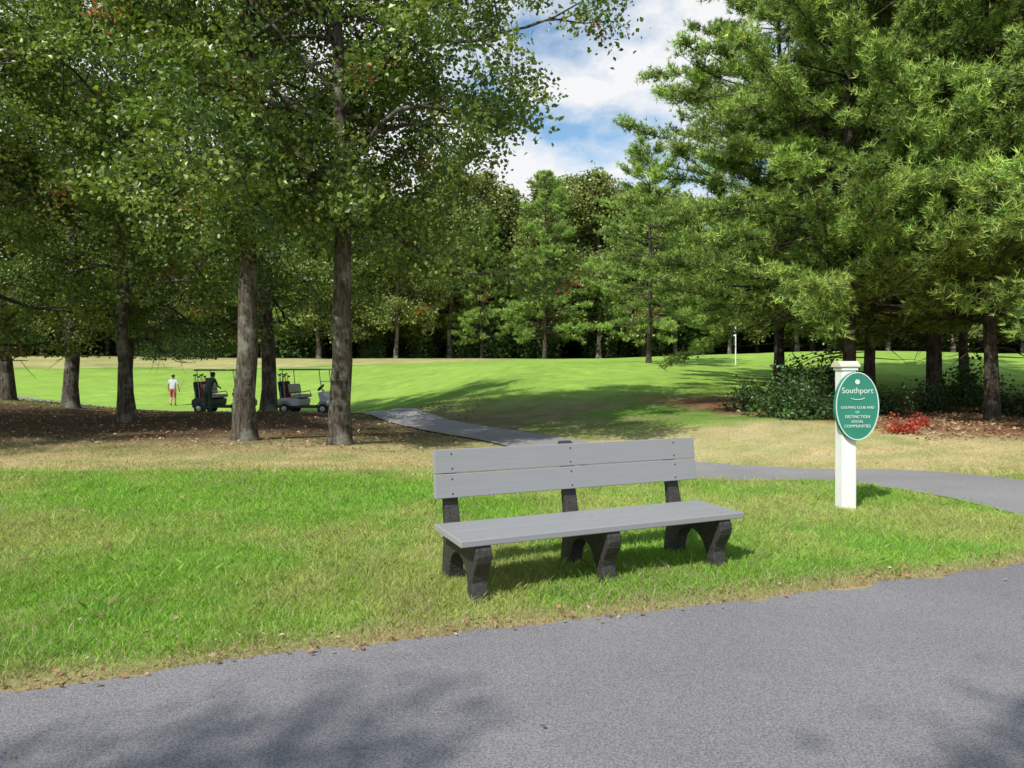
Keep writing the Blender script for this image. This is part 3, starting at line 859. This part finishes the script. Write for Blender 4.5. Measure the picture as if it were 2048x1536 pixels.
# ------------------------------------------------------------------ people
M_skin = simple('skin_mat', (.42, .24, .17), .5, .06, 20)
M_shoe = simple('shoe_mat', (.08, .08, .08), .6, .1, 20)
M_hair = simple('hair_mat', (.03, .022, .018), .8, .3, 40)
def person(name, x, y, rz, J, shirt, shorts, s=1.0, longpants=False):
    vs = []; es = []; rs = []
    def add(pt, r_, parent=None):
        vs.append(pt); rs.append(r_)
        if parent is not None: es.append((parent, len(vs) - 1))
        return len(vs) - 1
    pel = add(J['pelvis'], (.155, .12))
    sp = add(J['spine'], (.15, .115), pel)
    ch = add(J['chest'], (.175, .12), sp)
    nb = add(J['neck'], (.062, .062), ch)
    hx, hy, hz = J['head']
    nk = add(((J['neck'][0] + hx) / 2, (J['neck'][1] + hy) / 2, (J['neck'][2] * .5 + (hz - .09) * .5)), (.055, .058), nb)
    jw = add((hx, hy + .01, hz - .06), (.066, .078), nk)
    hd = add((hx, hy, hz), (.078, .096), jw)
    tp = add((hx, hy - .008, hz + .065), (.066, .080), hd)
    for sd in ('L', 'R'):
        a = add(J['sh' + sd], (.068, .066), ch)
        e1 = add(J['el' + sd], (.044, .044), a)
        w_ = add(J['wr' + sd], (.028, .032), e1)
        wv = Vector(J['wr' + sd]); ev = Vector(J['el' + sd]); d_ = (wv - ev).normalized()
        sgn = -1 if sd == 'L' else 1
        palm = wv + d_ * .06
        pm = add(tuple(palm), (.020, .040), w_)
        inn = Vector((-sgn, 0, 0)); fw = d_.cross(inn).normalized() * 1.0
        if fw.y < 0: fw = -fw
        for q, ln_ in enumerate([.070, .080, .075, .058]):
            b0 = palm + d_ * .035 + fw * (.030 - .020 * q)
            i0 = add(tuple(b0), (.0095, .0095), pm)
            i1 = add(tuple(b0 + d_ * ln_ * .5 + inn * .008), (.009, .009), i0)
            add(tuple(b0 + d_ * ln_ * .85 + inn * .030), (.008, .008), i1)
        t0 = add(tuple(palm + fw * .040 - d_ * .02), (.012, .012), pm)
        add(tuple(palm + fw * .062 + d_ * .025 + inn * .012), (.010, .010), t0)
        hp = add(J['hip' + sd], (.105, .105), pel)
        kn = add(J['kn' + sd], (.066, .068), hp)
        cf = add(tuple((Vector(J['kn' + sd]) * .62 + Vector(J['an' + sd]) * .38)), (.060, .062), kn)
        an = add(J['an' + sd], (.040, .042), cf)
        add(J['to' + sd], (.045, .032), an)
    me = bpy.data.meshes.new(name); me.from_pydata(vs, es, []); me.update()
    ob = bpy.data.objects.new(name, me); coll.objects.link(ob)
    sk = ob.modifiers.new('skin', 'SKIN'); sk.use_smooth_shade = True
    for i, r_ in enumerate(rs):
        me.skin_vertices[0].data[i].radius = r_
        me.skin_vertices[0].data[i].use_root = (i == 0)
    ss = ob.modifiers.new('ss', 'SUBSURF'); ss.levels = 2; ss.render_levels = 2
    bpy.context.view_layer.update()
    m2 = bpy.data.meshes.new_from_object(ob.evaluated_get(bpy.context.evaluated_depsgraph_get()))
    bpy.data.objects.remove(ob)
    M_s = simple(name + '_shirt_mat', shirt, .8, .08, 12); M_t = simple(name + '_trouser_mat', shorts, .8, .1, 12)
    m2.materials.clear()
    for m_ in (M_skin, M_s, M_t, M_shoe, M_hair): m2.materials.append(m_)
    pz = J['pelvis'][2]
    hem = .12 if longpants else .47
    sl = J['shL'][2] - .22
    for p_ in m2.polygons:
        c_ = p_.center; z = c_.z
        arm = min((Vector(J['el' + q]) - c_).length for q in 'LR') < .14 or min((Vector(J['wr' + q]) - c_).length for q in 'LR') < .26
        k_ = 0
        if z < .085: k_ = 3
        elif z < .13: k_ = 3 if not longpants else 2
        elif arm and z < sl + .04: k_ = 0
        elif z < hem: k_ = 0
        elif z < pz + .03: k_ = 2
        elif z < J['neck'][2] + .005: k_ = 1
        elif z > hz + .025 or (c_.y < hy - .04 and z > hz - .04): k_ = 4
        p_.material_index = k_; p_.use_smooth = True
    e = empty(name, (x, y, H(x, y)), rz, s)
    bo = bpy.data.objects.new('body', m2); link(bo, e)
    fy = hy + .10
    for sg_ in (-1, 1):
        lathe('ear', [(.012, -.008), (.026, 0), (.012, .008)], M_skin, e, (hx + sg_ * .083, hy, hz - .01), (0, math.pi / 2, 0), 10)
        lathe('eye', [(.004, -.006), (.011, 0), (.004, .006)], M_white, e, (hx + sg_ * .03, fy - .008, hz + .005), (math.pi / 2, 0, 0), 10)
    prism('nose', [(fy - .012, hz + .005), (fy + .020, hz - .030), (fy - .01, hz - .038)], .026, M_skin, e, (hx, 0, 0), bevel=.004)
    box('mouth', (.045, .01, .010), (hx, fy - .010, hz - .06), simple(name + '_lip_mat', (.35, .12, .1), .5), e, bevel=.003)
    lathe('cap', [(.093, -.01), (.095, .02), (.080, .065), (.045, .092), (.01, .098)], M_hair, e, (hx, hy - .004, hz + .035), (0, 0, 0), 18)
    return e
Jw = dict(pelvis=(0, 0, .94), spine=(0, .01, 1.12), chest=(0, .03, 1.34), neck=(0, .04, 1.49), head=(0, .06, 1.64),
          shL=(-.19, .02, 1.42), elL=(-.27, .08, 1.15), wrL=(-.28, .20, .94), shR=(.19, .02, 1.42), elR=(.28, -.06, 1.15), wrR=(.31, .02, .91),
          hipL=(-.095, 0, .90), knL=(-.10, .10, .50), anL=(-.10, -.08, .11), toL=(-.10, .08, .045),
          hipR=(.095, 0, .90), knR=(.10, .03, .49), anR=(.10, .10, .09), toR=(.10, .27, .035))
px_, py_ = -19.1, 40.0
g = person('golfer', px_, py_, math.radians(12), Jw, (.50, .50, .58), (.34, .06, .055))
rod('club_shaft', [(.33, -.02, .80), (.36, .16, 1.0), (.42, .52, 1.38)], .012, M_metal, g)
box('club_head', (.05, .11, .06), (.43, .54, 1.41), M_metal, g, bevel=.012)
rod('club_grip', [(.33, -.04, .78), (.345, .06, .89)], .016, M_dark, g)
Js = dict(pelvis=(0, 0, .92), spine=(0, .06, 1.08), chest=(0, .15, 1.27), neck=(0, .22, 1.40), head=(0, .28, 1.52),
          shL=(-.19, .17, 1.34), elL=(-.25, .26, 1.08), wrL=(-.18, .46, 1.00), shR=(.19, .17, 1.34), elR=(.25, .26, 1.08), wrR=(.18, .46, 1.02),
          hipL=(-.10, 0, .88), knL=(-.12, .04, .48), anL=(-.13, -.02, .10), toL=(-.14, .14, .04),
          hipR=(.10, 0, .88), knR=(.12, .05, .48), anR=(.13, .0, .10), toR=(.15, .16, .04))
person('golfer', -12.0, 28.0, math.radians(-20), Js, (.05, .09, .075), (.045, .075, .065), 1.0, True)

# ------------------------------------------------------------------ world, sun, camera
SUN_EL = math.radians(46)
hd = Vector((.571, .821))
ld = Vector((hd.x * math.cos(SUN_EL), hd.y * math.cos(SUN_EL), -math.sin(SUN_EL)))
sun = bpy.data.lights.new('sun', 'SUN'); sun.energy = 5.0; sun.angle = math.radians(.53); sun.color = (1, .965, .90)
so = bpy.data.objects.new('sun', sun); so.rotation_euler = ld.to_track_quat('-Z', 'Y').to_euler(); so.location = (-10, -15, 20); coll.objects.link(so)

w = bpy.data.worlds.new('World'); scene.world = w; w.use_nodes = True
t = w.node_tree; t.nodes.clear()
out = t.nodes.new('ShaderNodeOutputWorld'); bg = t.nodes.new('ShaderNodeBackground'); bg.inputs['Strength'].default_value = .12
sky = t.nodes.new('ShaderNodeTexSky'); sky.sky_type = 'NISHITA'; sky.sun_disc = False
sky.sun_elevation = SUN_EL; sky.sun_rotation = math.atan2(-hd.x, -hd.y)
tc = t.nodes.new('ShaderNodeTexCoord')
mp = t.nodes.new('ShaderNodeMapping'); mp.inputs['Scale'].default_value = (1, 1, 1.9); mp.inputs['Location'].default_value = (.3, .2, .38)
t.links.new(tc.outputs['Generated'], mp.inputs['Vector'])
nz = t.nodes.new('ShaderNodeTexNoise'); nz.inputs['Scale'].default_value = 4.2; nz.inputs['Detail'].default_value = 8; nz.inputs['Roughness'].default_value = .56
t.links.new(mp.outputs['Vector'], nz.inputs['Vector'])
cr = t.nodes.new('ShaderNodeValToRGB'); cr.color_ramp.elements[0].position = .37; cr.color_ramp.elements[1].position = .52
t.links.new(nz.outputs['Fac'], cr.inputs['Fac'])
# cloud cover thinned overhead, above the view, to cut ambient light
sp = t.nodes.new('ShaderNodeSeparateXYZ'); t.links.new(tc.outputs['Generated'], sp.inputs[0])
mr = t.nodes.new('ShaderNodeMapRange'); mr.inputs[1].default_value = .5; mr.inputs[2].default_value = .75; mr.inputs[3].default_value = 1; mr.inputs[4].default_value = .12
t.links.new(sp.outputs['Z'], mr.inputs[0])
mm = t.nodes.new('ShaderNodeMath'); mm.operation = 'MULTIPLY'; t.links.new(cr.outputs['Color'], mm.inputs[0]); t.links.new(mr.outputs[0], mm.inputs[1])
sb = t.nodes.new('ShaderNodeMix'); sb.data_type = 'RGBA'; sb.blend_type = 'MULTIPLY'; sb.inputs[0].default_value = 1
t.links.new(sky.outputs['Color'], sb.inputs[6]); sb.inputs[7].default_value = (1.25, 1.5, 1.5, 1)
mx = t.nodes.new('ShaderNodeMix'); mx.data_type = 'RGBA'
t.links.new(mm.outputs[0], mx.inputs[0]); t.links.new(sb.outputs[2], mx.inputs[6]); mx.inputs[7].default_value = (7.7, 7.8, 7.9, 1)
t.links.new(mx.outputs[2], bg.inputs['Color']); t.links.new(bg.outputs[0], out.inputs['Surface'])

cam = bpy.data.cameras.new('camera'); cam.sensor_width = 36; cam.lens = 1420 / 2048 * 36; cam.shift_y = -33 / 2048
cam.clip_end = 3000; cam.clip_start = .05
co = bpy.data.objects.new('camera', cam); co.location = (0, 0, 1.45); co.rotation_euler = (math.pi / 2, 0, 0); coll.objects.link(co)
scene.camera = co
scene.view_settings.view_transform = 'Standard'; scene.view_settings.look = 'None'; scene.view_settings.exposure = 0
print('grass blades', N)
